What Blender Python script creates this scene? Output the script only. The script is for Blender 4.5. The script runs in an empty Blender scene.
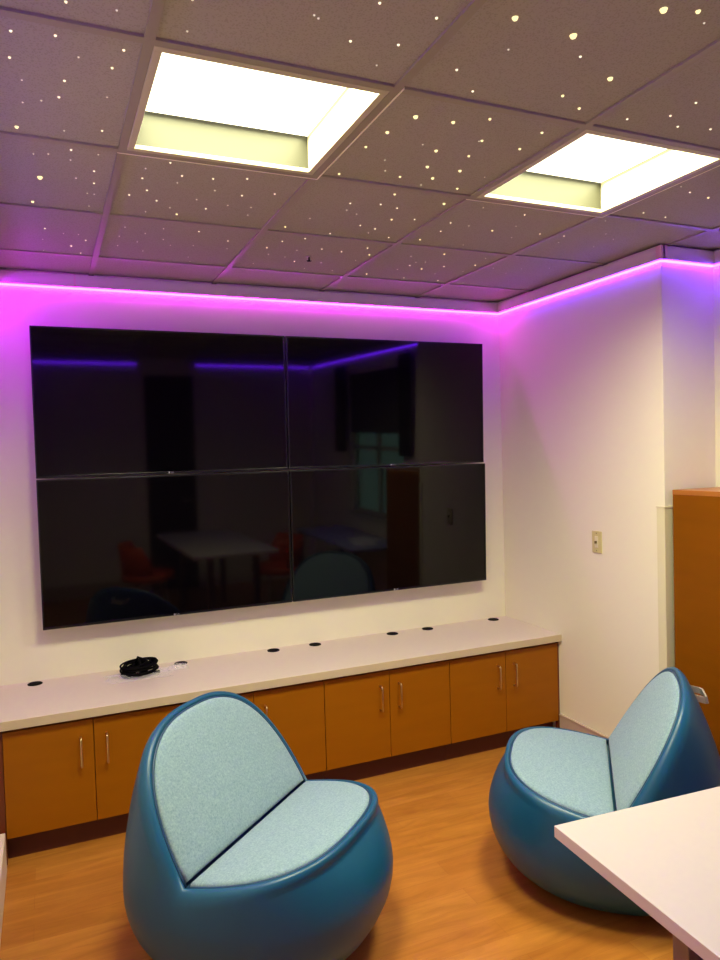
import bpy, bmesh, math, random
from mathutils import Vector, Matrix
random.seed(4)
PI = math.pi
SC = bpy.context.scene
COL = SC.collection

# ---------------------------------------------------------------- camera
cam_data = bpy.data.cameras.new('camera')
cam = bpy.data.objects.new('camera', cam_data)
COL.objects.link(cam)
cr = Vector((0.915798, -0.400586, -0.029073)); cu = Vector((0.040844, 0.020874, 0.998947)); cf = Vector((0.399557, 0.916021, -0.035478))
M = Matrix.Identity(4)
for i in range(3):
    M[i][0] = cr[i]; M[i][1] = cu[i]; M[i][2] = -cf[i]
M[0][3], M[1][3], M[2][3] = -2.658, -3.8356, 1.6688
cam.matrix_world = M
cam_data.sensor_fit = 'HORIZONTAL'
cam_data.sensor_width = 36.0
cam_data.lens = 36.0 * 721.9 / 720.0
cam_data.clip_start = 0.02
SC.camera = cam

# ---------------------------------------------------------------- world, exposure
world = bpy.data.worlds.new('world'); SC.world = world
world.use_nodes = True
world.node_tree.nodes['Background'].inputs[0].default_value = (0.45, 0.75, 0.62, 1)   # overcast daylight through trees
world.node_tree.nodes['Background'].inputs[1].default_value = 1.2
SC.view_settings.view_transform = 'Standard'
SC.view_settings.look = 'None'
SC.view_settings.exposure = 0.0
SC.view_settings.gamma = 1.0
SC.view_settings.use_curve_mapping = False
try:
    SC.cycles.max_bounces = 10
    SC.cycles.diffuse_bounces = 6
    SC.cycles.sample_clamp_indirect = 6.0
except Exception:
    pass

LAMP_POWER = 36.5          # recessed ceiling luminaires
LAMP_COL = (1.0, 0.97, 0.57)
LENS_EMIT = 3.2
LED_MAGENTA = (0.70, 0.012, 1.0)
LED_VIOLET = (0.13, 0.011, 1.0)
LED_POWER = 54.0

# room frame (metres): TV wall is y = 0, pier wall is x = 0, floor z = 0
XL, XR, YB, H = -2.898, 0.335, -4.62, 2.592
PIER_Y = -1.307
G = 0.6096; GX, GY = -2.408, -0.341      # ceiling grid

# ---------------------------------------------------------------- helpers
def srgb(r, g, b):
    f = lambda c: (c/255/12.92) if c/255 <= 0.04045 else ((c/255+0.055)/1.055)**2.4
    return (f(r), f(g), f(b), 1.0)

def mat(name, col, rough=0.5, metal=0.0, spec=0.5, noise=None, bump=None, emit=None, coat=0.0, sheen=0.0, alpha=None, trans=0.0):
    m = bpy.data.materials.new(name); m.use_nodes = True
    nt = m.node_tree; b = nt.nodes['Principled BSDF']
    b.inputs['Base Color'].default_value = col
    b.inputs['Roughness'].default_value = rough
    b.inputs['Metallic'].default_value = metal
    b.inputs['Specular IOR Level'].default_value = spec
    if coat: b.inputs['Coat Weight'].default_value = coat
    if sheen: b.inputs['Sheen Weight'].default_value = sheen
    if trans: b.inputs['Transmission Weight'].default_value = trans
    if alpha is not None: b.inputs['Alpha'].default_value = alpha
    tc = nt.nodes.new('ShaderNodeTexCoord')
    if noise:     # (scale, amount, stretch vector)
        scale, amt = noise[0], noise[1]
        mp = nt.nodes.new('ShaderNodeMapping'); nt.links.new(tc.outputs['Object'], mp.inputs[0])
        if len(noise) > 2: mp.inputs['Scale'].default_value = noise[2]
        n = nt.nodes.new('ShaderNodeTexNoise'); n.inputs['Scale'].default_value = scale; n.inputs['Detail'].default_value = 4
        nt.links.new(mp.outputs[0], n.inputs['Vector'])
        mx = nt.nodes.new('ShaderNodeMix'); mx.data_type = 'RGBA'
        mx.inputs[6].default_value = tuple(c*(1-amt) for c in col[:3]) + (1,)
        mx.inputs[7].default_value = tuple(min(1, c*(1+amt)) for c in col[:3]) + (1,)
        rp = nt.nodes.new('ShaderNodeMapRange'); rp.inputs[1].default_value = 0.3; rp.inputs[2].default_value = 0.7
        nt.links.new(n.outputs[0], rp.inputs[0]); nt.links.new(rp.outputs[0], mx.inputs[0])
        nt.links.new(mx.outputs[2], b.inputs['Base Color'])
    if bump:      # (scale, strength, distance)
        n2 = nt.nodes.new('ShaderNodeTexNoise'); n2.inputs['Scale'].default_value = bump[0]; n2.inputs['Detail'].default_value = 3
        nt.links.new(tc.outputs['Object'], n2.inputs['Vector'])
        bp = nt.nodes.new('ShaderNodeBump'); bp.inputs['Strength'].default_value = bump[1]; bp.inputs['Distance'].default_value = bump[2]
        nt.links.new(n2.outputs[0], bp.inputs['Height']); nt.links.new(bp.outputs[0], b.inputs['Normal'])
    if emit:
        b.inputs['Emission Color'].default_value = tuple(emit[0]) + (1,)
        b.inputs['Emission Strength'].default_value = emit[1]
    return m

def obj(name, bm, m, parent=None, smooth=False, bevel=0, loc=None, auto=None):
    bmesh.ops.recalc_face_normals(bm, faces=bm.faces)
    me = bpy.data.meshes.new(name); bm.to_mesh(me); bm.free()
    for mm in (m if isinstance(m, (list, tuple)) else [m]): me.materials.append(mm)
    if smooth:
        for p in me.polygons: p.use_smooth = True
    if auto is not None:
        me.set_sharp_from_angle(angle=math.radians(auto))
    o = bpy.data.objects.new(name, me); COL.objects.link(o)
    if parent: o.parent = parent
    if loc: o.location = loc
    if bevel:
        b = o.modifiers.new('bevel', 'BEVEL'); b.width = bevel; b.segments = 3; b.limit_method = 'ANGLE'; b.angle_limit = math.radians(40)
    return o

def box(bm, x0, x1, y0, y1, z0, z1, mi=0):
    vs = [bm.verts.new((x, y, z)) for z in (z0, z1) for y in (y0, y1) for x in (x0, x1)]
    for f in ((0,1,3,2),(4,6,7,5),(0,4,5,1),(2,3,7,6),(0,2,6,4),(1,5,7,3)):
        fc = bm.faces.new([vs[i] for i in f]); fc.material_index = mi
    return vs

def bx(*a):
    bm = bmesh.new(); box(bm, *a); return bm

def tube(bm, pts, r, seg=8, closed=False, mi=0, radii=None):
    n = len(pts); pts = [Vector(p) for p in pts]; rings = []
    prev = None
    for i, p in enumerate(pts):
        if closed: t = pts[(i+1) % n] - pts[i-1]
        else: t = pts[min(i+1, n-1)] - pts[max(i-1, 0)]
        if t.length < 1e-9: t = Vector((0, 0, 1))
        t.normalize()
        if prev is None:
            a = Vector((0, 0, 1)) if abs(t.z) < 0.9 else Vector((1, 0, 0))
            u = t.cross(a).normalized()
        else:
            u = (prev - t*prev.dot(t)).normalized()
        prev = u; v = t.cross(u)
        rr = radii[i] if radii else r
        rings.append([bm.verts.new(p + rr*(math.cos(2*PI*k/seg)*u + math.sin(2*PI*k/seg)*v)) for k in range(seg)])
    for i in range(n if closed else n-1):
        A, B = rings[i], rings[(i+1) % n]
        for k in range(seg):
            f = bm.faces.new((A[k], A[(k+1) % seg], B[(k+1) % seg], B[k])); f.material_index = mi
    if not closed:
        bm.faces.new(rings[0][::-1]).material_index = mi; bm.faces.new(rings[-1]).material_index = mi

def cyl(bm, c, r, h, seg=24, r2=None, mi=0):
    r2 = r if r2 is None else r2
    a = [bm.verts.new((c[0]+r*math.cos(2*PI*k/seg), c[1]+r*math.sin(2*PI*k/seg), c[2])) for k in range(seg)]
    b = [bm.verts.new((c[0]+r2*math.cos(2*PI*k/seg), c[1]+r2*math.sin(2*PI*k/seg), c[2]+h)) for k in range(seg)]
    for k in range(seg):
        bm.faces.new((a[k], a[(k+1) % seg], b[(k+1) % seg], b[k])).material_index = mi
    bm.faces.new(a[::-1]).material_index = mi; bm.faces.new(b).material_index = mi

def tag(o, label=None, cat=None, group=None, kind=None):
    if label: o['label'] = label
    if cat: o['category'] = cat
    if group: o['group'] = group
    if kind: o['kind'] = kind
    return o

def thing(name, label, cat, loc=(0, 0, 0), rotz=0, group=None):
    o = bpy.data.objects.new(name, None); COL.objects.link(o)
    o.location = loc; o.rotation_euler = (0, 0, rotz); o.empty_display_size = 0.1
    return tag(o, label, cat, group)

def dup(root, loc=None, rotz=None, label=None):
    r = root.copy(); COL.objects.link(r)
    if loc is not None: r.location = loc
    if rotz is not None: r.rotation_euler = (0, 0, rotz)
    if label: r['label'] = label
    for ch in list(root.children):
        c = ch.copy(); COL.objects.link(c); c.parent = r
        for g in ch.children:
            d = g.copy(); COL.objects.link(d); d.parent = c
    return r

def struct(name, bm, m, label=None, **k):
    o = obj(name, bm, m, **k); o['kind'] = 'structure'
    if label: o['label'] = label
    return o

# ---------------------------------------------------------------- materials
M_wall = mat('wall_paint', srgb(236, 230, 206), 0.6, spec=0.3, bump=(90, 0.08, 0.002))
M_fascia = mat('crown_paint', srgb(205, 192, 186), 0.5, spec=0.3)
M_base = mat('cove_base_vinyl', srgb(190, 170, 152), 0.5)
M_guard = mat('corner_guard_plastic', srgb(222, 216, 180), 0.35)
M_bar = mat('grid_metal', srgb(156, 146, 130), 0.45, spec=0.3)
M_black = mat('black_plastic', srgb(10, 9, 10), 0.8, spec=0.05)
M_cab = mat('orange_laminate', srgb(150, 88, 4), 0.42, spec=0.2, noise=(3.0, 0.05, (1, 1, 6)))
M_book = mat('bookcase_laminate', srgb(126, 72, 0), 0.45, spec=0.15, noise=(3.0, 0.05, (1, 1, 6)))
M_cabedge = mat('dark_edge_band', srgb(104, 44, 14), 0.5)
M_kick = mat('dark_brown_kick', srgb(84, 34, 18), 0.5)
M_counter = mat('white_laminate', srgb(212, 198, 180), 0.38, spec=0.4, noise=(60, 0.012))
M_cedge = mat('putty_laminate_edge', srgb(200, 182, 150), 0.45)
M_metal = mat('satin_nickel', srgb(228, 204, 164), 0.28, metal=1.0)
M_steel = mat('brushed_steel', srgb(205, 198, 184), 0.35, metal=0.6)
M_screen = mat('glossy_black_screen', (0.0016, 0.0012, 0.0018, 1), 0.05, spec=0.3)
M_bezel = mat('black_bezel', (0.004, 0.004, 0.005, 1), 0.22)
M_logo = mat('silver_logo', srgb(205, 205, 210), 0.3, metal=0.6)
M_blue = mat('blue_moulded_shell', srgb(12, 76, 108), 0.38, spec=0.45, bump=(260, 0.05, 0.001))
M_pipe = mat('navy_welt', srgb(22, 60, 92), 0.5)
M_table = mat('white_table_laminate', srgb(186, 176, 168), 0.4, noise=(50, 0.01))
M_tedge = mat('pale_table_edge', srgb(196, 172, 170), 0.45)
M_tleg = mat('grey_table_leg', srgb(126, 104, 108), 0.4, metal=0.3)
M_switch = mat('ivory_plastic', srgb(206, 196, 138), 0.4)
M_switchd = mat('ivory_plastic_slot', srgb(120, 106, 60), 0.5)
M_orange = mat('orange_seat_shell', srgb(200, 70, 20), 0.5)
M_curtain = mat('patterned_curtain', srgb(60, 56, 62), 0.8, noise=(40, 0.8))
M_blind = mat('grey_roller_blind', srgb(86, 88, 90), 0.8)
M_winframe = mat('white_window_frame', srgb(200, 200, 190), 0.5)
M_paper = mat('paper', srgb(226, 224, 222), 0.6)
M_desk = mat('grey_blue_desktop', srgb(150, 150, 185), 0.45)
M_door = mat('dark_door', srgb(40, 34, 46), 0.5)

def fabric(name, c1, c2):
    m = mat(name, c1, 0.9, spec=0.15, sheen=0.15)
    nt = m.node_tree; b = nt.nodes['Principled BSDF']; tc = nt.nodes.new('ShaderNodeTexCoord')
    n = nt.nodes.new('ShaderNodeTexNoise'); n.inputs['Scale'].default_value = 150; n.inputs['Detail'].default_value = 5; n.inputs['Roughness'].default_value = 0.75
    nt.links.new(tc.outputs['Object'], n.inputs['Vector'])
    r = nt.nodes.new('ShaderNodeValToRGB'); r.color_ramp.elements[0].position = 0.36; r.color_ramp.elements[1].position = 0.66
    r.color_ramp.elements[0].color = c1; r.color_ramp.elements[1].color = c2
    nt.links.new(n.outputs[0], r.inputs[0]); nt.links.new(r.outputs[0], b.inputs['Base Color'])
    n2 = nt.nodes.new('ShaderNodeTexNoise'); n2.inputs['Scale'].default_value = 500
    nt.links.new(tc.outputs['Object'], n2.inputs['Vector'])
    bp = nt.nodes.new('ShaderNodeBump'); bp.inputs['Strength'].default_value = 0.25; bp.inputs['Distance'].default_value = 0.001
    nt.links.new(n2.outputs[0], bp.inputs['Height']); nt.links.new(bp.outputs[0], b.inputs['Normal'])
    return m
M_fab = fabric('teal_grey_heather', srgb(108, 136, 148), srgb(140, 166, 172))

def floor_mat():
    m = mat('wood_plank_floor', srgb(190, 120, 50), 0.34, spec=0.4)
    nt = m.node_tree; b = nt.nodes['Principled BSDF']; tc = nt.nodes.new('ShaderNodeTexCoord'); L = nt.links.new
    br = nt.nodes.new('ShaderNodeTexBrick'); br.offset = 0.37; br.inputs['Scale'].default_value = 1.0
    br.inputs['Brick Width'].default_value = 0.92; br.inputs['Row Height'].default_value = 0.1
    br.inputs['Mortar Size'].default_value = 0.0006; br.inputs['Mortar Smooth'].default_value = 0.4
    br.inputs['Color1'].default_value = srgb(180, 120, 50); br.inputs['Color2'].default_value = srgb(170, 108, 41); br.inputs['Mortar'].default_value = srgb(150, 90, 36)
    br.inputs['Bias'].default_value = -0.1
    L(tc.outputs['Object'], br.inputs['Vector'])
    mp = nt.nodes.new('ShaderNodeMapping'); mp.inputs['Scale'].default_value = (1.0, 7.0, 1.0); L(tc.outputs['Object'], mp.inputs[0])
    n = nt.nodes.new('ShaderNodeTexNoise'); n.inputs['Scale'].default_value = 3.0; n.inputs['Detail'].default_value = 7; n.inputs['Roughness'].default_value = 0.65; n.inputs['Distortion'].default_value = 0.8
    L(mp.outputs[0], n.inputs['Vector'])
    r = nt.nodes.new('ShaderNodeValToRGB'); r.color_ramp.elements[0].position = 0.3; r.color_ramp.elements[1].position = 0.72
    r.color_ramp.elements[0].color = (0.74, 0.66, 0.56, 1); r.color_ramp.elements[1].color = (1.12, 1.12, 1.1, 1)
    L(n.outputs[0], r.inputs[0])
    mx = nt.nodes.new('ShaderNodeMix'); mx.data_type = 'RGBA'; mx.blend_type = 'MULTIPLY'; mx.inputs[0].default_value = 1
    L(br.outputs[0], mx.inputs[6]); L(r.outputs[0], mx.inputs[7]); L(mx.outputs[2], b.inputs['Base Color'])
    return m
M_floor = floor_mat()

def tile_mat():
    m = mat('mineral_fibre_tile', srgb(186, 172, 160), 0.9, spec=0.1)
    nt = m.node_tree; b = nt.nodes['Principled BSDF']; tc = nt.nodes.new('ShaderNodeTexCoord'); L = nt.links.new
    v = nt.nodes.new('ShaderNodeTexVoronoi'); v.inputs['Scale'].default_value = 170; v.inputs['Randomness'].default_value = 1
    L(tc.outputs['Object'], v.inputs['Vector'])
    n = nt.nodes.new('ShaderNodeTexNoise'); n.inputs['Scale'].default_value = 90; n.inputs['Detail'].default_value = 5
    L(tc.outputs['Object'], n.inputs['Vector'])
    ma = nt.nodes.new('ShaderNodeMath'); ma.operation = 'MULTIPLY'; L(n.outputs[0], ma.inputs[0]); ma.inputs[1].default_value = 0.62
    gt = nt.nodes.new('ShaderNodeMath'); gt.operation = 'SUBTRACT'; L(v.outputs['Distance'], gt.inputs[0]); L(ma.outputs[0], gt.inputs[1])
    r = nt.nodes.new('ShaderNodeValToRGB'); r.color_ramp.elements[0].position = 0.0; r.color_ramp.elements[1].position = 0.12
    r.color_ramp.elements[0].color = srgb(158, 150, 141); r.color_ramp.elements[1].color = srgb(170, 161, 153)
    L(gt.outputs[0], r.inputs[0]); L(r.outputs[0], b.inputs['Base Color'])
    bp = nt.nodes.new('ShaderNodeBump'); bp.inputs['Strength'].default_value = 0.5; bp.inputs['Distance'].default_value = 0.003
    L(r.outputs[0], bp.inputs['Height']); L(bp.outputs[0], b.inputs['Normal'])
    return m
M_tile = tile_mat()

def emitter(name, col, s):
    m = bpy.data.materials.new(name); m.use_nodes = True; nt = m.node_tree; nt.nodes.clear()
    e = nt.nodes.new('ShaderNodeEmission'); e.inputs[0].default_value = tuple(col)+(1,); e.inputs[1].default_value = s
    o = nt.nodes.new('ShaderNodeOutputMaterial'); nt.links.new(e.outputs[0], o.inputs[0]); return m
M_lens = emitter('lit_diffuser', (1.0, 0.93, 0.66), LENS_EMIT)
M_ledm = emitter('magenta_led', LED_MAGENTA, LED_POWER)
M_ledv = emitter('violet_led', LED_VIOLET, LED_POWER)
M_ledw = emitter('orchid_led', (0.46, 0.004, 1.0), LED_POWER*3.6)
M_ledp = emitter('deep_violet_led', LED_VIOLET, LED_POWER*1.3)
M_star = emitter('warm_star', (1.0, 0.86, 0.60), 1.5)
M_stardim = emitter('faint_star', (1.0, 0.88, 0.72), 0.8)
M_starbig = emitter('bright_warm_star', (1.0, 0.84, 0.40), 1.5)
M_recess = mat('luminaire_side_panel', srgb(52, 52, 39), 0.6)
M_edgelight = mat('edge_light_paint', srgb(250, 242, 216), 0.4)
M_lframe = mat('luminaire_frame', srgb(196, 188, 156), 0.45)

# ---------------------------------------------------------------- structure
T = 0.12
struct('floor', bx(XL-T, XR+T, YB-T, T, -0.1, 0), M_floor)
struct('wall_north', bx(XL-T, XR+T, 0, T, 0, H+0.3), M_wall, label='cream wall carrying the screens')
struct('wall_west', bx(XL-T, XL, YB-T, 0, 0, H+0.3), M_wall)
struct('wall_pier', bx(0, XR+T, PIER_Y, 0, 0, H+0.3), M_wall, label='cream pier standing proud of the east wall', bevel=0.004)
# east wall with the window opening
WY0, WY1, WZ0, WZ1 = -3.45, -2.2, 0.92, 2.36
bm = bmesh.new()
box(bm, XR, XR+T, YB-T, WY0, 0, H+0.3); box(bm, XR, XR+T, WY1, PIER_Y, 0, H+0.3)
box(bm, XR, XR+T, WY0, WY1, 0, WZ0); box(bm, XR, XR+T, WY0, WY1, WZ1, H+0.3)
struct('wall_east', bm, M_wall)
bm = bmesh.new(); box(bm, XL-T, -1.62, YB-T, YB, 0, H+0.3); box(bm, -1.08, XR+T, YB-T, YB, 0, H+0.3); box(bm, -1.62, -1.08, YB-T, YB, 2.4, H+0.3)
struct('wall_south', bm, M_wall)
d = struct('door_1', bx(-1.62, -1.08, YB-0.08, YB-0.03, 0, 2.4), M_door)
bm = bmesh.new(); tube(bm, [(-1.14, YB-0.03, 1.0), (-1.14, YB+0.02, 1.0), (-1.25, YB+0.02, 1.0)], 0.009)
obj('door_handle', bm, M_steel, d, smooth=True)

# window
w = struct('window_1', bmesh.new(), M_winframe)
bm = bmesh.new(); f = 0.045
for a in ((WY0, WY0+f, WZ0, WZ1), (WY1-f, WY1, WZ0, WZ1), (WY0, WY1, WZ0, WZ0+f), (WY0, WY1, WZ1-f, WZ1), (WY0, WY1, 1.58, 1.62), ((WY0+WY1)/2-0.02, (WY0+WY1)/2+0.02, WZ0, WZ1)):
    box(bm, XR+0.03, XR+0.075, *a)
obj('window_frame', bm, M_winframe, w)
M_glass = mat('window_glass', (0.8, 0.95, 0.9, 1), 0.02, trans=1.0)
obj('pane', bx(XR+0.05, XR+0.055, WY0, WY1, WZ0, WZ1), M_glass, w)
obj('window_sill', bx(XR-0.03, XR+0.1, WY0-0.03, WY1+0.03, WZ0-0.03, WZ0), M_winframe, w)
tag(obj('roller_blind', bx(XR+0.012, XR+0.018, WY0+0.01, WY1-0.01, 1.75, WZ1), M_blind), 'grey roller blind pulled halfway down the window', 'blind')

# ceiling: tiles sit a few mm above the bars of the grid; openings for the two luminaires
LIGHTS = [(0, 2), (2, 2)]
bm = bmesh.new()
cols = [(GX+i*G, GX+(i+1)*G) for i in range(-1, 5)]; rows = [(GY-(j+1)*G, GY-j*G) for j in range(-1, 8)]
for i, (x0, x1) in zip(range(-1, 5), cols):
    for j, (y0, y1) in zip(range(-1, 8), rows):
        X0, X1, Y0, Y1 = max(x0, XL), min(x1, XR), max(y0, YB), min(y1, 0)
        if X1 <= X0 or Y1 <= Y0 or (i, j) in LIGHTS: continue
        box(bm, X0, X1, Y0, Y1, H+0.007, H+0.03, 0)
for i in range(0, 5):
    x = GX+i*G; box(bm, x-0.012, x+0.012, YB, 0, H, H+0.0068, 1)
for j in range(0, 8):
    y = GY-j*G
    segs = []; x = XL
    for k in range(0, 6):
        xe = min(GX+k*G, XR); segs.append((x+(0.012 if k else 0), xe-(0.012 if k < 5 else 0))); x = xe
        if xe >= XR: break
    for a, b in segs:
        if b > a: box(bm, a, b, y-0.012, y+0.012, H, H+0.0068, 1)
box(bm, XL-T, XR+T, YB-T, T, H+0.3, H+0.4, 0)
struct('ceiling', bm, [M_tile, M_bar])

# crown strip along the wall tops, with the LED strip under it
CB, CT, CD = 2.527, H-0.006, 0.03
def crown(name, x0, x1, y0, y1):
    bm = bmesh.new(); box(bm, x0, x1, y0, y1, CB, CT); return struct(name, bm, M_fascia, bevel=0.003)
crown('trim_1', XL, 0, -CD, 0)
crown('trim_2', -CD, 0, PIER_Y-CD, -CD)
crown('trim_3', 0, XR, PIER_Y-CD, PIER_Y)
crown('trim_4', XR-CD, XR, YB, PIER_Y-CD)
crown('trim_5', XL, XL+CD, YB, -CD)
crown('trim_6', XL+CD, -1.7, YB, YB+CD); crown('trim_7', -1.05, XR-CD, YB, YB+CD)
bm = bmesh.new()
box(bm, -2.49, -2.482, -CD-0.002, 0, CB-0.001, CT+0.001)
box(bm, -CD-0.003, -CD+0.02, PIER_Y-CD-0.003, PIER_Y-CD+0.03, CB-0.001, CT+0.002)
box(bm, -0.02, 0.006, PIER_Y-CD-0.003, PIER_Y-CD+0.02, CB-0.001, CT+0.002)
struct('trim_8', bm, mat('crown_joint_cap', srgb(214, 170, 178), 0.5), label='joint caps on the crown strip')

def led(x0, x1, y0, y1, m, label):
    bm = bmesh.new(); box(bm, x0, x1, y0, y1, CB-0.008, CB-0.0005)
    return tag(obj('led_strip', bm, m), label, 'light strip', 'LED strips under the crown')
s0, s1 = 0.004, 0.014
led(XL+0.02, -s0, -s1, -s0, M_ledm, 'magenta LED strip running above the four screens')
led(-s1, -s0, -0.27, -s1-0.001, M_ledm, 'short magenta LED strip beside the inner corner, at the top of the pier')
led(-s1, -s0, PIER_Y-s1, -0.272, M_ledp, 'long violet LED strip along the top of the pier above the light switch')
led(-s0+0.001, XR-s1-0.001, PIER_Y-s1, PIER_Y-s0, M_ledp, 'violet LED strip above the tall orange bookcase')
led(XR-s1, XR-s0, YB+0.04, PIER_Y-s0, M_ledv, 'violet LED strip above the window')
led(XL+s0, XL+s1, -0.75, -0.03, M_ledw, 'orchid LED strip at the top of the west wall beside the screens')
led(XL+s0, XL+s1, YB+0.04, -0.752, M_ledv, 'long violet LED strip along the top of the west wall')
led(XL+0.04, -1.7, YB+s0, YB+s1, M_ledv, 'violet LED strip left of the dark door, seen mirrored in a screen')
led(-1.05, XR-0.04, YB+s0, YB+s1, M_ledv, 'violet LED strip right of the dark door, seen mirrored in a screen')

# baseboards and the corner guard
bm = bmesh.new(); box(bm, -0.012, 0, PIER_Y-0.012, -0.53, 0, 0.14); box(bm, -0.015, 0, PIER_Y-0.015, -0.53, 0.14, 0.15)
struct('baseboard_pier', bm, M_base, bevel=0.002)
struct('baseboard_west', bx(XL, XL+0.032, YB, -0.57, 0, 0.16), mat('pale_base', srgb(214, 196, 184), 0.5), bevel=0.003)
struct('baseboard_east', bx(XR-0.012, XR, YB, PIER_Y-0.62, 0, 0.15), M_base)
struct('baseboard_south', bx(XL+0.032, -1.64, YB, YB+0.012, 0, 0.15), M_base)
bm = bmesh.new(); box(bm, -0.004, 0, PIER_Y, PIER_Y+0.045, 0.15, 1.375); box(bm, -0.004, 0.045, PIER_Y-0.004, PIER_Y, 0.15, 1.375)
box(bm, -0.006, 0, PIER_Y, PIER_Y+0.047, 1.375, 1.383); box(bm, -0.006, 0.047, PIER_Y-0.006, PIER_Y, 1.375, 1.383)
struct('trim_9', bm, M_guard, label='plastic corner guard on the pier edge', bevel=0.001)

# ---------------------------------------------------------------- ceiling luminaires
def luminaire(cx, cy, label):
    t = thing('ceiling_light', label, 'ceiling light', (cx, cy, H), 0, 'recessed square ceiling lights')
    bm = bmesh.new(); o_, i_ = 0.292, 0.272
    for a in ((-o_, o_, -o_, -i_), (-o_, o_, i_, o_), (-o_, -i_, -i_, i_), (i_, o_, -i_, i_)):
        box(bm, a[0], a[1], a[2], a[3], -0.001, 0.012)
    obj('frame', bm, M_lframe, t, bevel=0.002)
    bm = bmesh.new(); D = 0.115
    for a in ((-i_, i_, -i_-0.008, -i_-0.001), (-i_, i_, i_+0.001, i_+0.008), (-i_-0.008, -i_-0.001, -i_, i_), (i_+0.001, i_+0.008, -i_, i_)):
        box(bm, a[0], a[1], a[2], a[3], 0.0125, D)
    obj('side_panel', bm, M_recess, t)  # colour darkened to give the recess sides their dim look
    e = obj('side_panel', bx(i_+0.0002, i_+0.0009, -i_, i_, 0.0125, D), M_lframe, t); e['label'] = 'side panel painted paler to look strongly lit'  # pale overlay: the brightly lit east side is put into its colour
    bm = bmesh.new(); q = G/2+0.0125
    box(bm, -q, q+0.004, q, q+0.004, -0.0012, 0.006); box(bm, q, q+0.004, -q, q, -0.0012, 0.006); obj('painted_edge_light', bm, M_edgelight, t)  # added strips, painted pale in place of the bright light line along the edge
    obj('diffuser', bx(-i_-0.006, i_+0.006, -i_-0.006, i_+0.006, D, D+0.006), M_lens, t)
    ld = bpy.data.lights.new('lamp', 'AREA'); ld.shape = 'SQUARE'; ld.size = 0.52; ld.energy = LAMP_POWER; ld.color = LAMP_COL
    ld.spread = math.radians(148)
    lo = bpy.data.objects.new('lamp', ld); COL.objects.link(lo); lo.parent = t; lo.location = (0, 0, D-0.003)
    return t
luminaire(GX+0.5*G, GY-2.5*G, 'lit square ceiling light nearest the west wall, above the left screens')
luminaire(GX+2.5*G, GY-2.5*G, 'lit square ceiling light nearer the pier, on the right in the ceiling')

# ---------------------------------------------------------------- television wall
TW, TH = 1.249, 0.7205
CX0 = (-2.697, -2.697+TW+0.003); 
def television(cx, cz, label):
    t = thing('television', label, 'television', (cx, -0.082, cz), 0, 'four wall screens')
    t.rotation_euler = (math.radians(1.3), 0, 0)
    hw, hh, b = TW/2-0.0015, TH/2-0.0015, 0.0075
    bm = bmesh.new()
    for a in ((-hw, hw, -hh, -hh+b+0.004), (-hw, hw, hh-b, hh), (-hw, -hw+b, -hh+b+0.004, hh-b), (hw-b, hw, -hh+b+0.004, hh-b)):
        box(bm, a[0], a[1], -0.02, 0.012, a[2], a[3])
    obj('bezel', bm, M_bezel, t, bevel=0.0015)
    obj('screen', bx(-hw+b, hw-b, -0.0165, -0.01, -hh+b+0.004, hh-b), M_screen, t)
    bm = bmesh.new(); box(bm, -hw+0.01, hw-0.01, 0.012, 0.03, -hh+0.01, hh-0.01); box(bm, -0.3, 0.3, 0.03, 0.052, -0.22, 0.22)
    obj('back_cover', bm, M_black, t, bevel=0.004)
    obj('wall_mount', bx(-0.2, 0.2, 0.052, 0.068, -0.15, 0.15), M_black, t)
    # small silver maker's mark on the bottom bezel: a disc and two letters
    fc = bpy.data.curves.new('logo', 'FONT'); fc.body = 'LG'; fc.size = 0.012; fc.extrude = 0.0006; fc.align_x = 'LEFT'
    lo = bpy.data.objects.new('logo', fc); COL.objects.link(lo); lo.parent = t
    lo.location = (0.003, -0.0208, -hh+0.0015); lo.rotation_euler = (PI/2, 0, 0); fc.materials.append(M_logo)
    bm = bmesh.new(); r = bmesh.ops.create_circle(bm, cap_ends=True, radius=0.0048, segments=20)
    bmesh.ops.rotate(bm, verts=bm.verts, cent=(0, 0, 0), matrix=Matrix.Rotation(PI/2, 3, 'X')); bmesh.ops.translate(bm, verts=bm.verts, vec=(-0.006, -0.0206, -hh+0.0058))
    ex = bmesh.ops.extrude_face_region(bm, geom=list(bm.faces)); bmesh.ops.translate(bm, verts=[v for v in ex['geom'] if isinstance(v, bmesh.types.BMVert)], vec=(0, 0.0007, 0))
    obj('logo', bm, M_logo, t)
    return t
X1, X2 = -2.698+TW/2, -2.698+TW*1.5+0.004
Z1, Z2 = 0.873+TH/2, 0.873+TH*1.5+0.004
television(X1, Z2, 'large black wall screen, top left of the four, nearest the ceiling and west wall')
television(X2, Z2, 'large black wall screen, top right of the four, mirroring the window')
television(X1, Z1, 'large black wall screen, bottom left of the four, above the coiled cable')
television(X2, Z1, 'large black wall screen, bottom right of the four, nearest the worktop corner')

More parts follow.
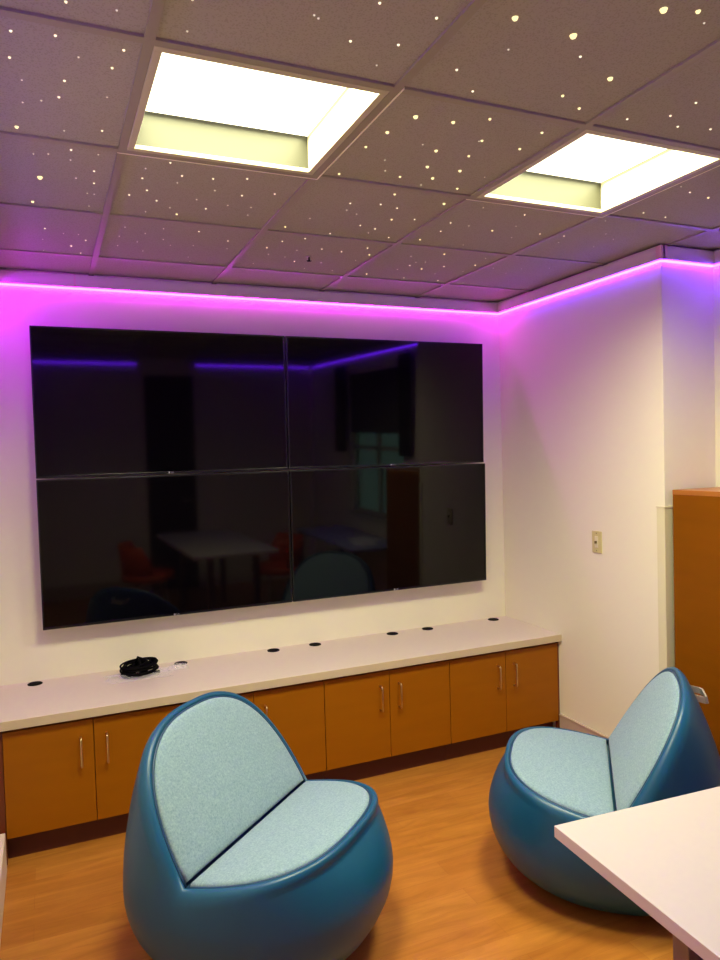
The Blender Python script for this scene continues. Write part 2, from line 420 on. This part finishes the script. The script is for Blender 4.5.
# ---------------------------------------------------------------- low cabinets
CZ, CD_ = 0.612, 0.549
DX0, DX1 = -2.866, -0.012
DW = (DX1-DX0)/8
DY = -0.524                                  # face of the doors
def handle_bm(z0, z1):
    bm = bmesh.new()
    pts = [(0, 0, z0)]
    for k in range(7):
        a = k/6*PI/2; pts.append((0, -0.022-0.008*math.sin(a)*1.0, z0+0.008-0.008*math.cos(a)))
    for k in range(7):
        a = k/6*PI/2; pts.append((0, -0.022-0.008*math.cos(a)*1.0, z1-0.008+0.008*math.sin(a)))
    pts.append((0, 0, z1)); tube(bm, pts, 0.0042, 10); return bm
LBL = ['leftmost', 'second from the left', 'third from the left', 'rightmost']
WH = ['against the west wall', 'half hidden behind the big blue chair', 'in the middle of the run with both doors clear', 'against the pier']
for c in range(4):
    x0, x1 = DX0+c*2*DW, DX0+(c+1)*2*DW
    t = thing('low_cabinet', 'orange laminate two-door cabinet under the worktop, %s' % ['against the west wall', 'partly behind the left lounge chair', 'between the two lounge chairs', 'against the pier'][c], 'cabinet', ((x0+x1)/2, -0.27, 0), 0, 'low cabinets under the worktop')
    hw = (x1-x0)/2-0.0005
    bm = bmesh.new(); oy = 0.27; th = 0.018
    box(bm, -hw, -hw+th, DY+oy+0.021, -0.012+oy, 0.105, 0.566); box(bm, hw-th, hw, DY+oy+0.021, -0.012+oy, 0.105, 0.566)
    box(bm, -hw+th, hw-th, DY+oy+0.021, -0.012+oy, 0.105, 0.105+th); box(bm, -hw+th, hw-th, -0.018+oy, -0.012+oy, 0.105+th, 0.566)
    box(bm, -hw+th, hw-th, DY+oy+0.03, -0.018+oy, 0.566-th, 0.566)
    obj('body', bm, M_cabedge, t)
    obj('toe_kick', bx(-hw, hw, DY+oy+0.055, DY+oy+0.07, 0, 0.105), M_kick, t)
    if c in (0, 3):
        fx = (XL+0.001-(x0+x1)/2, -hw-0.0005) if c == 0 else (hw+0.0005, -0.001-(x0+x1)/2)
        obj('filler_strip', bx(fx[0], fx[1], DY+oy+0.004, DY+oy+0.03, 0.0, 0.566), M_cabedge, t)
    for s in (0, 1):
        a = -hw+0.0015 if s == 0 else 0.0015; b = -0.0015 if s == 0 else hw-0.0015
        d = obj('door', bx(a, b, DY+oy, DY+oy+0.019, 0.109, 0.556), M_cab, t, bevel=0.0012)
        h = obj('handle', handle_bm(0.362, 0.486), M_metal, d, smooth=True)
        h.location = ((b-0.052) if s == 0 else (a+0.052), DY+oy, 0); h['label'] = 'brass-toned wire pull'
bm = bmesh.new(); box(bm, XL+0.001, -0.001, -CD_, -0.001, CZ-0.04, CZ)
for f_ in bm.faces:
    if abs(f_.calc_center_median().y + CD_) < 1e-4: f_.material_index = 1
wt = obj('worktop', bm, [M_counter, M_cedge], bevel=0.002)
tag(wt, 'long white laminate worktop on the low cabinets under the screens', 'worktop')
gl = ['near the west wall', 'just right of the coiled cable', 'left one of the pair behind the tall lounge chair back', 'right one of the pair in the middle of the worktop', 'left one of the pair below the right screens', 'right one of the pair below the right screens', 'in the corner by the pier']
for x, n in zip((-2.742, -2.052, -1.553, -1.311, -0.829, -0.594, -0.126), gl):
    t = thing('cable_grommet', 'black cable grommet, '+n, 'grommet', (x, -0.052, CZ), 0, 'cable grommets in the worktop')
    bm = bmesh.new(); seg = 32
    prof = [(0.034, 0.0), (0.034, 0.0022), (0.032, 0.0034), (0.027, 0.0034), (0.0265, 0.0016)]
    rings = [[bm.verts.new((r*math.cos(2*PI*k/seg), r*math.sin(2*PI*k/seg), z)) for k in range(seg)] for r, z in prof]
    for a, b in zip(rings, rings[1:]):
        for k in range(seg): bm.faces.new((a[k], a[(k+1) % seg], b[(k+1) % seg], b[k]))
    obj('ring', bm, M_black, t, smooth=True)
    bm = bmesh.new(); cyl(bm, (0, 0, 0), 0.0263, 0.0022, 32); box(bm, -0.006, 0.006, 0.012, 0.026, 0.0022, 0.003)
    obj('cap', bm, M_black, t)

# coiled cable in a torn plastic bag
t = thing('coiled_cable', 'bundle of coiled black cable on the worktop, lying in clear plastic', 'cable', (-2.275, -0.165, CZ+0.001))
bm = bmesh.new()
def coil(bm, turns, R, r, ph, tilt, sq, cx=0, cy=0, zb=0.019):
    pts = []
    n = int(turns*36)
    for k in range(n):
        a = 2*PI*k/36+ph; q = k/n
        rr = R*(1+0.10*math.sin(3.1*a*0.33+ph)+0.05*math.sin(7*q))
        pts.append((cx+rr*math.cos(a), cy+rr*sq*math.sin(a), zb+0.02*(1+math.sin(a*0.27+ph*2))+tilt*math.cos(a)*0.02+0.006*math.sin(5*a*0.21)))
    tube(bm, pts, r, 8)
coil(bm, 6, 0.084, 0.0046, 0.3, 0.3, 0.8)
coil(bm, 5, 0.072, 0.0046, 2.2, -0.4, 0.85, 0.006, 0.004, 0.022)
coil(bm, 4, 0.057, 0.0044, 4.0, 0.5, 0.9, -0.008, -0.004, 0.022)
coil(bm, 3, 0.040, 0.0044, 1.0, 0.2, 0.7, 0.012, 0.0, 0.026)
obj('cable', bm, M_black, t, smooth=True)
bm = bmesh.new(); tube(bm, [(0.008, -0.046, 0.03), (0.006, -0.03, 0.065), (0.004, 0.0, 0.072), (0.0, 0.03, 0.062), (-0.004, 0.046, 0.03)], 0.006, 8)
tube(bm, [(-0.01, 0.02, 0.06), (0.0, 0.01, 0.09), (0.02, 0.005, 0.08)], 0.0055, 8)
obj('tie', bm, M_black, t, smooth=True)
tube_ends = bmesh.new(); box(tube_ends, 0.07, 0.10, -0.02, -0.006, 0.004, 0.016)
obj('plug', tube_ends, M_black, t, bevel=0.002)
M_poly = mat('clear_polythene', (0.93, 0.93, 0.95, 1), 0.12, alpha=0.22, spec=0.8)
def crumple(w, d, h, nx=26, ny=18, seed=1):
    rnd = random.Random(seed); bm = bmesh.new(); ph = [rnd.uniform(0, 6.28) for _ in range(8)]
    top = []; 
    for j in range(ny+1):
        row = []
        for i in range(nx+1):
            u, v = i/nx*2-1, j/ny*2-1
            e = max(0, 1-u*u)*max(0, 1-v*v)
            z = 0.002+h*(e**0.5)*(0.55+0.25*math.sin(9*u+ph[0]+4*v)+0.2*math.sin(13*v+ph[1]-6*u)+0.15*rnd.uniform(-1, 1))
            row.append(bm.verts.new((u*w/2*(1+0.08*math.sin(6*v+ph[2])), v*d/2*(1+0.1*math.sin(5*u+ph[3])), max(0.0015, z))))
        top.append(row)
    for j in range(ny):
        for i in range(nx): bm.faces.new((top[j][i], top[j][i+1], top[j+1][i+1], top[j+1][i]))
    return bm
b = obj('plastic_bag', crumple(0.30, 0.15, 0.03, seed=3), M_poly, t, loc=(0.0, -0.012, 0)); b['label'] = 'clear crinkled plastic'
b = tag(obj('plastic_packet', crumple(0.10, 0.07, 0.03, 14, 10, seed=8), M_poly), 'small scrap of clear crumpled plastic between the coiled cable and a grommet', 'packet'); b.location = (-2.08, -0.135, CZ)

# ---------------------------------------------------------------- wall switch
t = thing('light_switch', 'ivory toggle light switch plate on the cream pier', 'light switch', (0, -0.853, 1.171))
obj('plate', bx(-0.006, 0, -0.036, 0.036, -0.058, 0.058), M_switch, t, bevel=0.003)
bm = bmesh.new(); box(bm, -0.0085, -0.006, -0.012, 0.012, -0.03, 0.03); obj('surround', bm, M_guard, t, bevel=0.001)
bm = bmesh.new(); v = box(bm, -0.018, -0.008, -0.0045, 0.0045, -0.008, 0.006); obj('toggle', bm, M_switchd, t, bevel=0.001)
for z in (-0.046, 0.046):
    bm = bmesh.new(); cyl(bm, (0, 0, 0), 0.0032, 0.0015, 12); bmesh.ops.rotate(bm, verts=bm.verts, cent=(0, 0, 0), matrix=Matrix.Rotation(-PI/2, 3, 'Y')); bmesh.ops.translate(bm, verts=bm.verts, vec=(-0.006, 0, z))
    obj('screw', bm, M_switchd, t)

# ---------------------------------------------------------------- tall bookcase beside the pier
t = thing('bookcase', 'tall orange laminate bookcase end panel beyond the right lounge chair', 'bookcase', (0.19, -1.64, 0))
BX0, BX1, BY0, BY1, BZ = -0.162, 0.142, -0.325, 0.31, 1.461
bm = bmesh.new()
box(bm, BX0, BX1, BY1-0.02, BY1, 0, BZ-0.022); box(bm, BX0, BX1, BY0, BY0+0.02, 0, BZ-0.022); 
box(bm, BX0, BX0+0.018, BY0+0.02, BY1-0.02, 0.0, BZ-0.022)
obj('side_panel', bm, M_book, t)
obj('top', bx(BX0-0.001, BX1, BY0-0.001, BY1+0.001, BZ-0.022, BZ), mat('orange_laminate_top', srgb(170, 106, 44), 0.35), t, bevel=0.001)
for z in (0.05, 0.4, 0.75, 1.1): obj('shelf', bx(BX0+0.018, BX1, BY0+0.02, BY1-0.02, z, z+0.02), M_book, t)

# ---------------------------------------------------------------- lounge chairs
SS, TT, CRZ = 0.20, 0.59, 0.380
dF = Vector((0, 1, SS)).normalized(); nF = Vector((0, -SS, 1)).normalized()
dB = Vector((0, -TT, 1)).normalized(); nB = Vector((0, 1, TT)).normalized()
def Mh(h):      # crease of the two notch planes lifted by h
    # z = CRZ+SS*y+h*kF ; y = -TT*(z-CRZ)+h*kB
    kF, kB = math.sqrt(1+SS*SS), math.sqrt(1+TT*TT)
    y = (h*kB-TT*h*kF)/(1+TT*SS); return Vector((0, y, CRZ+SS*y+h*kF))
PA, PF, PB = 0.372, 0.392, 0.466           # pad half width, seat depth, back length
def se(c, n): return (1 if c >= 0 else -1)*abs(c)**(2/n)
def arc(th, grow, h):
    """point of the notch outline grown by `grow`, lifted by h; th 0..pi front (seat), pi..2pi back"""
    c, s = math.cos(th), math.sin(th); m = Mh(h)
    if s >= 0: return m+Vector(((PA+grow)*se(c, 2.7), 0, 0))+dF*((PF+grow)*se(s, 2.7))
    return m+Vector(((PA+grow)*se(c, 2.6), 0, 0))+dB*((PB+grow)*se(-s, 2.6))
def ths(n):
    # dense near the two crease corners
    out = []
    for half in (0, 1):
        for k in range(n): 
            q = k/n; q = q-0.11*math.sin(4*PI*q)/ (2)*0.9 if False else q
            out.append(half*PI+PI*q)
    return out
N = 96
def chair_shell():
    bm = bmesh.new(); rings = []
    TH = ths(N//2)
    def ring(f): rings.append([bm.verts.new(f(th)) for th in TH])
    A, BF, BB, ZW = 0.424, 0.478, 0.416, 0.26
    def low(th, q, z):
        c, s = math.cos(th), math.sin(th); b = BF if s >= 0 else BB
        rx = 0.22+(A-0.22)*q; ry = 0.22+(b-0.22)*q
        n = 2.15+0.15*q; return Vector((rx*se(c, n), ry*se(s, n), z))
    rings.append([bm.verts.new(low(th, -0.3, 0.012)) for th in TH])
    for k in range(13):
        a = k/12*PI/2; ring(lambda th: low(th, math.sin(a)**1.0, 0.004+(ZW-0.004)*(1-math.cos(a))))
    for k in range(1, 17):
        u = k/16
        def up(th):
            p1 = arc(th, 0.043, -0.036); pw = low(th, 1, ZW); s = math.sin(th)
            pe = 1.75
            return Vector((pw.x+(p1.x-pw.x)*u**pe, pw.y+(p1.y-pw.y)*u**pe, ZW+(p1.z-ZW)*u))
        ring(up)
    for g, h in ((0.0395, -0.025), (0.0345, -0.0145), (0.028, -0.006), (0.020, -0.0005), (0.012, 0.001), (0.008, -0.002), (0.006, -0.014), (0.004, -0.03)):
        ring(lambda th: arc(th, g, h))
    for a, b in zip(rings, rings[1:]):
        for k in range(len(TH)): bm.faces.new((a[k], a[(k+1) % len(TH)], b[(k+1) % len(TH)], b[k]))
    bm.faces.new(rings[0][::-1])
    top = rings[-1]; n2 = N//2
    bm.faces.new(top[0:n2+1]); bm.faces.new(top[n2:]+[top[0]])
    return bm
def pad(front):
    bm = bmesh.new(); n = 56; d, nn, L, ex = (dF, nF, PF, 2.7) if front else (dB, nB, PB, 2.6)
    base = Mh(0.0)
    cen = 0.42*L; outline = []
    for k in range(n+1):
        th = PI*k/n; outline.append((PA*se(math.cos(th), ex)*0.999, L*se(math.sin(th), ex)))
    m = 20
    for k in range(1, m): outline.append((-PA+2*PA*k/m, 0.0))
    off = 0.009
    outline = [(x*0.992, max(y, off)) for x, y in outline]
    levels = [(1.0, -0.022), (1.0, -0.003), (0.994, 0.003), (0.98, 0.0065), (0.95, 0.009), (0.88, 0.0115), (0.75, 0.0135), (0.55, 0.0155), (0.3, 0.017), (0.1, 0.0172)]
    rings = [[bm.verts.new(base+Vector((x*r, 0, 0))+d*(cen+(y-cen)*r)+nn*h) for x, y in outline] for r, h in levels]
    K = len(outline)
    for a, b in zip(rings, rings[1:]):
        for k in range(K): bm.faces.new((a[k], a[(k+1) % K], b[(k+1) % K], b[k]))
    bm.faces.new(rings[-1]); bm.faces.new(rings[0][::-1])
    return bm
def make_chair(label, loc, rotz):
    t = thing('lounge_chair', label, 'chair', loc, rotz, 'blue egg-shaped lounge chairs')
    s = obj('shell', chair_shell(), M_blue, t, smooth=True)
    obj('seat_pad', pad(True), M_fab, t, smooth=True); obj('back_pad', pad(False), M_fab, t, smooth=True)
    bm = bmesh.new()
    tube(bm, [arc(PI*k/80, 0.0035, -0.003) for k in range(0, 81)], 0.0045, 8)
    tube(bm, [arc(PI+PI*k/80, 0.0035, -0.003) for k in range(0, 81)], 0.0045, 8)
    m_ = Mh(-0.005); tube(bm, [m_+Vector((x, 0, 0)) for x in (-PA, -PA/2, 0, PA/2, PA)], 0.003, 8)
    obj('piping', bm, M_pipe, t, smooth=True)
    # steel grab handle on the rear of the backrest
    bm = bmesh.new(); hz, hy, hw, hd = 0.738, -0.30, 0.055, 0.035
    path = [(-hw, hy+0.03, hz), (-hw, hy-hd+0.01, hz-0.012), (-hw+0.012, hy-hd, hz-0.014), (hw-0.012, hy-hd, hz-0.014), (hw, hy-hd+0.01, hz-0.012), (hw, hy+0.03, hz)]
    for (a, b) in zip(path, path[1:]):
        a, b = Vector(a), Vector(b); dd = (b-a).normalized(); up = Vector((0, 0.25, 1)).normalized(); sd = dd.cross(up).normalized()
        vs = [bm.verts.new(p+sd*q*0.003+up*w_*0.013) for p in (a, b) for q, w_ in ((-1, -1), (1, -1), (1, 1), (-1, 1))]
        for f_ in ((0,1,2,3),(7,6,5,4),(0,4,5,1),(1,5,6,2),(2,6,7,3),(3,7,4,0)): bm.faces.new([vs[i] for i in f_])
    h = obj('handle', bm, M_steel, t); h['label'] = 'steel grab handle'
    bm = bmesh.new(); cyl(bm, (0, 0, 0), 0.20, 0.014, 48); obj('base', bm, M_black, t)
    return t
def fa(deg): return math.radians(deg-90)
lc = make_chair('blue egg-shaped lounge chair with grey-teal pads, the nearer one, facing the white table', (-2.040, -1.405, 0), fa(-47.8))
rc = dup(lc, (-0.676, -1.672, 0), fa(139.8), 'blue egg-shaped lounge chair with grey-teal pads, partly behind the white table corner')

# ---------------------------------------------------------------- white table in the foreground
TA = math.radians(-3.7)
t = thing('table', 'white rectangular table cutting into the lower right, in front of a lounge chair', 'table', (-1.544, -2.415, 0), TA)
bm = bmesh.new(); box(bm, 0, 0.76, -1.5, 0, 0.712, 0.741)
for f_ in bm.faces:
    if abs(f_.normal.z) < 0.5 or True:
        c = f_.calc_center_median()
        if c.z < 0.735 : f_.material_index = 1
obj('tabletop', bm, [M_table, M_tedge], t, bevel=0.0015)
for (x, y) in ((0.20, -0.225), (0.62, -0.225), (0.20, -1.28), (0.62, -1.28)):
    obj('leg', bx(x-0.025, x+0.025, y-0.025, y+0.025, 0, 0.712), M_tleg, t, bevel=0.004)
obj('apron', bx(0.19, 0.63, -1.29, -0.215, 0.672, 0.712), M_tleg, t)

# ---------------------------------------------------------------- desk, papers and tub chairs: seen mirrored in the screens
t = thing('desk', 'long grey-blue desk under the window, mirrored in a screen', 'desk', (0.05, -2.9, 0))
obj('desktop', bx(-0.28, 0.27, -0.75, 0.78, 0.715, 0.74), M_desk, t, bevel=0.002)
for x, y in ((-0.24, -0.7), (0.23, -0.7), (-0.24, 0.73), (0.23, 0.73)): obj('leg', bx(x-0.02, x+0.02, y-0.02, y+0.02, 0, 0.715), M_tleg, t)
for k, (x, y, a) in enumerate(((0.02, -2.45, 0.2), (0.12, -2.62, -0.3))):
    p = tag(obj('paper_sheet', bx(-0.105, 0.105, -0.148, 0.148, 0, 0.003), M_paper), ['white paper on the desk nearer the bookcase', 'white paper on the desk nearer the window middle'][k], 'paper')
    p.location = (x, y, 0.7405+0.0035*k); p.rotation_euler = (0, 0, a)
def curtain(y0, y1, label):
    bm = bmesh.new(); n = 40; A, B = [], []
    for k in range(n+1):
        y = y0+(y1-y0)*k/n; x = XR-0.05+0.012*math.sin(k*1.1)
        A.append((x, y)); 
    for (x, y) in reversed(A[:]): B.append((x+0.004, y))
    loop = A+B; lo = [bm.verts.new((x, y, 1.55)) for x, y in loop]; hi = [bm.verts.new((x, y, 2.46)) for x, y in loop]
    K = len(loop)
    for k in range(K): bm.faces.new((lo[k], lo[(k+1) % K], hi[(k+1) % K], hi[k]))
    for k in range(n):
        bm.faces.new((lo[k], lo[k+1], lo[K-2-k], lo[K-1-k])); bm.faces.new((hi[k], hi[k+1], hi[K-2-k], hi[K-1-k]))
    tag(obj('curtain', bm, M_curtain, smooth=True), label, 'curtain', 'window curtains')
curtain(-2.2, -1.97, 'dark patterned curtain on the bookcase side of the window')
curtain(-3.75, -3.45, 'dark patterned curtain on the door side of the window')
def tub_chair(loc, rz, label):
    t = thing('tub_chair', label, 'chair', loc, rz, 'orange chairs at the white table')
    bm = bmesh.new(); n = 28; R = 0.25
    ring = []
    for (r, z) in ((0.20, 0.40), (0.24, 0.41), (0.25, 0.44), (0.24, 0.47), (0.12, 0.475)):
        ring.append([bm.verts.new((r*math.cos(2*PI*k/n), r*math.sin(2*PI*k/n), z)) for k in range(n)])
    for a, b in zip(ring, ring[1:]):
        for k in range(n): bm.faces.new((a[k], a[(k+1) % n], b[(k+1) % n], b[k]))
    bm.faces.new(ring[0][::-1]); bm.faces.new(ring[-1]); obj('seat', bm, M_orange, t, smooth=True)
    bm = bmesh.new(); rows_ = []
    for (r, z, s) in ((0.235, 0.44, 1), (0.25, 0.6, 0.95), (0.27, 0.74, 0.75), (0.26, 0.745, 0.74), (0.238, 0.6, 0.94), (0.223, 0.45, 0.99)):
        rows_.append([bm.verts.new((r*math.sin(PI*0.5*s*q/10), -r*math.cos(PI*0.5*s*q/10), z)) for q in range(-10, 11)])
    for a, b in zip(rows_, rows_[1:]+rows_[:1]):
        for k in range(20): bm.faces.new((a[k], a[k+1], b[k+1], b[k]))
    bm.faces.new([r_[0] for r_ in rows_]); bm.faces.new([r_[-1] for r_ in rows_][::-1])
    obj('backrest', bm, M_orange, t, smooth=True)
    for k in range(4):
        a = PI/4+k*PI/2; bm = bmesh.new(); tube(bm, [(0.17*math.cos(a), 0.17*math.sin(a), 0.405), (0.23*math.cos(a), 0.23*math.sin(a), 0.0)], 0.011, 10); obj('leg', bm, M_steel, t, smooth=True)
    return t
tc1 = tub_chair((-1.80, -3.35, 0), math.radians(-94), 'orange tub chair on the near long side of the white table')
dup(tc1, (-0.60, -3.15, 0), math.radians(86), 'orange tub chair on the desk side of the white table')

# ---------------------------------------------------------------- ceiling sensor and fibre-optic stars
t = thing('sprinkler_head', 'tiny dark sprinkler head in the ceiling between star lights', 'sprinkler', (-1.486, -0.629, H+0.007))
bm = bmesh.new(); cyl(bm, (0, 0, -0.003), 0.014, 0.003, 20); obj('escutcheon', bm, M_bar, t)
bm = bmesh.new(); cyl(bm, (0, 0, -0.02), 0.004, 0.017, 10); cyl(bm, (0, 0, -0.022), 0.010, 0.002, 12); box(bm, -0.012, 0.012, -0.0012, 0.0012, -0.021, -0.018); obj('nozzle', bm, M_black, t)
STARS = [(-2.58,-2.243,1),(-2.483,-2.25,0),(-2.686,-2.096,1),(-2.598,-2.111,1),(-2.455,-2.104,1),(-2.693,-1.983,1),(-2.548,-2.038,0),(-2.473,-2.017,1),(-2.67,-1.885,0),(-2.575,-1.917,1),(-2.671,-1.767,0),(-2.627,-1.793,0),(-2.586,-1.827,1),(-2.473,-1.868,0),(-2.69,-1.613,2),(-2.569,-1.631,0),(-2.471,-1.666,1),(-2.345,-2.341,1),(-2.335,-2.227,0),(-2.65,-1.437,0),(-2.609,-1.451,0),(-2.547,-1.504,1),(-2.546,-1.426,0),(-2.47,-1.495,0),(-2.474,-1.36,1),(-2.468,-1.253,1),(-2.525,-1.28,0),(-2.633,-1.251,3),(-2.658,-1.004,2),(-2.484,-1.15,0),(-2.461,-1.148,0),(-2.471,-1.019,0),(-2.618,-0.698,1),(-2.626,-0.545,0),(-2.549,-0.652,0),(-2.461,-0.584,1),(-2.492,-0.656,0),(-2.514,-0.481,1.5),(-2.472,-0.381,1),(-2.623,-0.377,0),(-2.324,-1.435,0),(-2.324,-1.35,1),(-2.258,-1.506,1),(-2.206,-1.412,1),(-2.21,-1.346,0),(-2.105,-1.42,1),(-2.077,-1.317,0),(-2.348,-1.18,1),(-2.296,-1.245,1),(-2.251,-1.153,1),(-2.119,-1.209,0),(-2.195,-1.094,0),(-2.16,-1.031,1.5),(-2.273,-1.021,0),(-2.069,-1.125,1),(-2.001,-1.186,0),(-2.326,-0.811,0),(-2.336,-0.683,0),(-2.33,-0.545,0),(-2.258,-0.625,0),(-2.241,-0.753,0),(-2.18,-0.837,0),(-2.16,-0.692,0),(-2.119,-0.618,0),(-2.04,-0.846,1),(-2.025,-0.643,0),(-1.899,-0.756,1),(-1.876,-0.642,0),(-2.013,-0.457,0),(-1.992,-0.385,0),(-2.219,-0.495,0),(-1.985,-2.466,1),(-1.849,-2.463,1),(-1.988,-2.318,1),(-1.88,-2.343,1),(-1.89,-2.247,0),(-2.097,-2.379,0),(-2.085,-2.372,0),(-1.677,-2.045,2.5),(-1.561,-2.052,2),(-1.709,-1.931,2),(-1.727,-1.819,1.5),(-1.511,-1.867,2),(-1.393,-1.867,1.5),(-1.571,-1.892,0),(-1.422,-1.97,0),(-1.698,-2.297,1),(-1.604,-2.221,1),(-1.69,-2.524,2.5),(-1.526,-2.516,3),(-1.451,-2.452,1),(-1.31,-2.398,2.5),(-1.408,-2.663,3),(-1.332,-2.685,2),(-1.283,-2.658,0),(-1.366,-2.284,1.5),(-1.276,-2.243,1.5),(-0.993,-2.38,1),(-0.999,-2.298,1),(-0.923,-2.254,1),(-0.815,-2.275,1),(-1.101,-2.239,1),(-1.278,-2.084,1.5),(-1.271,-1.966,1.5),(-1.473,-2.104,1.5),(-1.416,-1.977,1.5),(-1.631,-2.416,0),(-1.999,-1.457,1),(-1.977,-1.3,1),(-1.872,-1.353,1),(-1.915,-1.192,0),(-1.904,-1.105,0),(-1.725,-1.598,1.5),(-1.725,-1.014,1.5),(-1.63,-1.75,0),(-1.592,-1.672,0),(-1.476,-1.748,2),(-1.522,-1.642,1.5),(-1.411,-1.668,2),(-1.356,-1.754,2),(-1.419,-1.6,0),(-1.466,-1.489,1.5),(-1.28,-1.612,1.5),(-1.581,-1.351,1),(-1.469,-1.378,1),(-1.392,-1.361,1),(-1.246,-1.461,2),(-1.353,-1.234,1.5),(-1.266,-1.264,1),(-1.665,-1.143,0),(-1.511,-1.249,0),(-1.565,-1.279,0),(-1.442,-1.126,1),(-1.366,-1.105,1),(-1.37,-1.047,0),(-1.52,-0.988,1),(-1.259,-1.014,1),(-1.596,-0.89,1),(-1.677,-0.822,1),(-1.115,-1.03,1.5),(-1.105,-1.273,1),(-1.012,-1.263,0),(-1.088,-1.163,1),(-0.888,-1.018,0),(-1.713,-0.71,1),(-1.677,-0.61,0),(-1.573,-0.711,0),(-1.473,-0.765,1),(-1.372,-0.752,1),(-1.282,-0.843,1),(-1.229,-0.745,1.5),(-1.591,-0.59,0),(-1.525,-0.531,1),(-1.701,-0.438,0),(-1.437,-0.422,0),(-1.395,-0.546,0),(-1.29,-0.426,0),(-1.251,-0.635,0),(-1.095,-0.415,1.5),(-0.895,-0.862,1.5),(-1.028,-0.779,0),(-0.956,-0.63,1),(-0.868,-0.59,1.5),(-0.954,-0.69,0),(-0.912,-0.709,0),(-0.781,-0.664,1),(-0.642,-0.734,1.5),(-0.751,-0.52,0),(-0.662,-0.396,1),(-0.981,-0.541,0),(-0.869,-0.395,1),(-0.634,-0.606,0),(-0.499,-0.388,0),(-1.246,-1.734,0),(-0.517,-1.895,0),(-0.438,-1.863,1),(-0.322,-1.844,1.5),(-0.429,-1.629,1),(-0.299,-1.617,1),(-0.874,-1.454,1),(-0.82,-1.322,0),(-0.882,-1.24,1.5),(-1.079,-1.471,0),(-0.742,-1.182,0),(-0.655,-1.266,1),(-0.533,-1.275,1),(-0.489,-1.185,0),(-0.505,-1.499,0),(-0.406,-1.537,0),(-0.373,-1.358,0),(-0.282,-1.305,0),(-0.286,-1.183,0),(-0.662,-0.857,0),(-0.519,-0.711,0),(-0.394,-0.643,0),(-0.235,-0.798,0),(-0.368,-0.743,0)]
def star_mesh(r, m):
    bm = bmesh.new(); seg = 12
    r1 = [bm.verts.new((r*math.cos(2*PI*k/seg), r*math.sin(2*PI*k/seg), 0)) for k in range(seg)]
    r2 = [bm.verts.new((0.7*r*math.cos(2*PI*k/seg), 0.7*r*math.sin(2*PI*k/seg), -0.7*r)) for k in range(seg)]
    top = bm.verts.new((0, 0, -r))
    for k in range(seg):
        bm.faces.new((r1[k], r1[(k+1) % seg], r2[(k+1) % seg], r2[k])); bm.faces.new((r2[k], r2[(k+1) % seg], top))
    bm.faces.new(r1[::-1])
    bmesh.ops.recalc_face_normals(bm, faces=bm.faces)
    me = bpy.data.meshes.new('star_light'); bm.to_mesh(me); bm.free(); me.materials.append(m); return me
SM = {0: star_mesh(0.0025, M_stardim), 1: star_mesh(0.0034, M_star), 1.5: star_mesh(0.0043, M_starbig), 2: star_mesh(0.0056, M_starbig), 2.5: star_mesh(0.0072, M_starbig), 3: star_mesh(0.0085, M_starbig)}
ORD = 'leftmost,second from left,third from left,fourth from left,fifth from left,sixth from left,seventh from left,eighth from left,ninth from left,tenth from left,eleventh from left,twelfth from left,thirteenth from left,fourteenth from left,fifteenth from left,sixteenth from left,seventeenth from left'.split(',')
NTH = ['first', 'second', 'third', 'fourth', 'fifth', 'sixth', 'seventh']
SIZE = {0: 'tiny', 1: 'small', 1.5: 'medium', 2: 'bright', 2.5: 'large', 3: 'large'}
def photo_x(x, y):
    d = Vector((x, y, H))-cam.matrix_world.translation
    return d.dot(cr)/d.dot(cf)
tiles = {}
for x, y, s in STARS:
    key = (SIZE[s], math.floor((GY-y)/G)+1, math.floor((x-GX)/G)+1)      # size, tile row counted from the screens, tile column from the west wall
    tiles.setdefault(key, []).append((photo_x(x, y), x, y, s))
for (size, row, colm), members in sorted(tiles.items()):
    members.sort()
    for k, (px, x, y, s) in enumerate(members):
        o = bpy.data.objects.new('star_light', SM[s]); COL.objects.link(o); o.location = (x, y, H+0.0069)
        which = (ORD[min(k, len(ORD)-1)] if len(members) > 1 else 'only such one')
        tag(o, '%s star light, %s in %s tile row from screens, %s column from west' % (size, which, NTH[row], NTH[colm]), 'star light', size+' star lights in the ceiling')
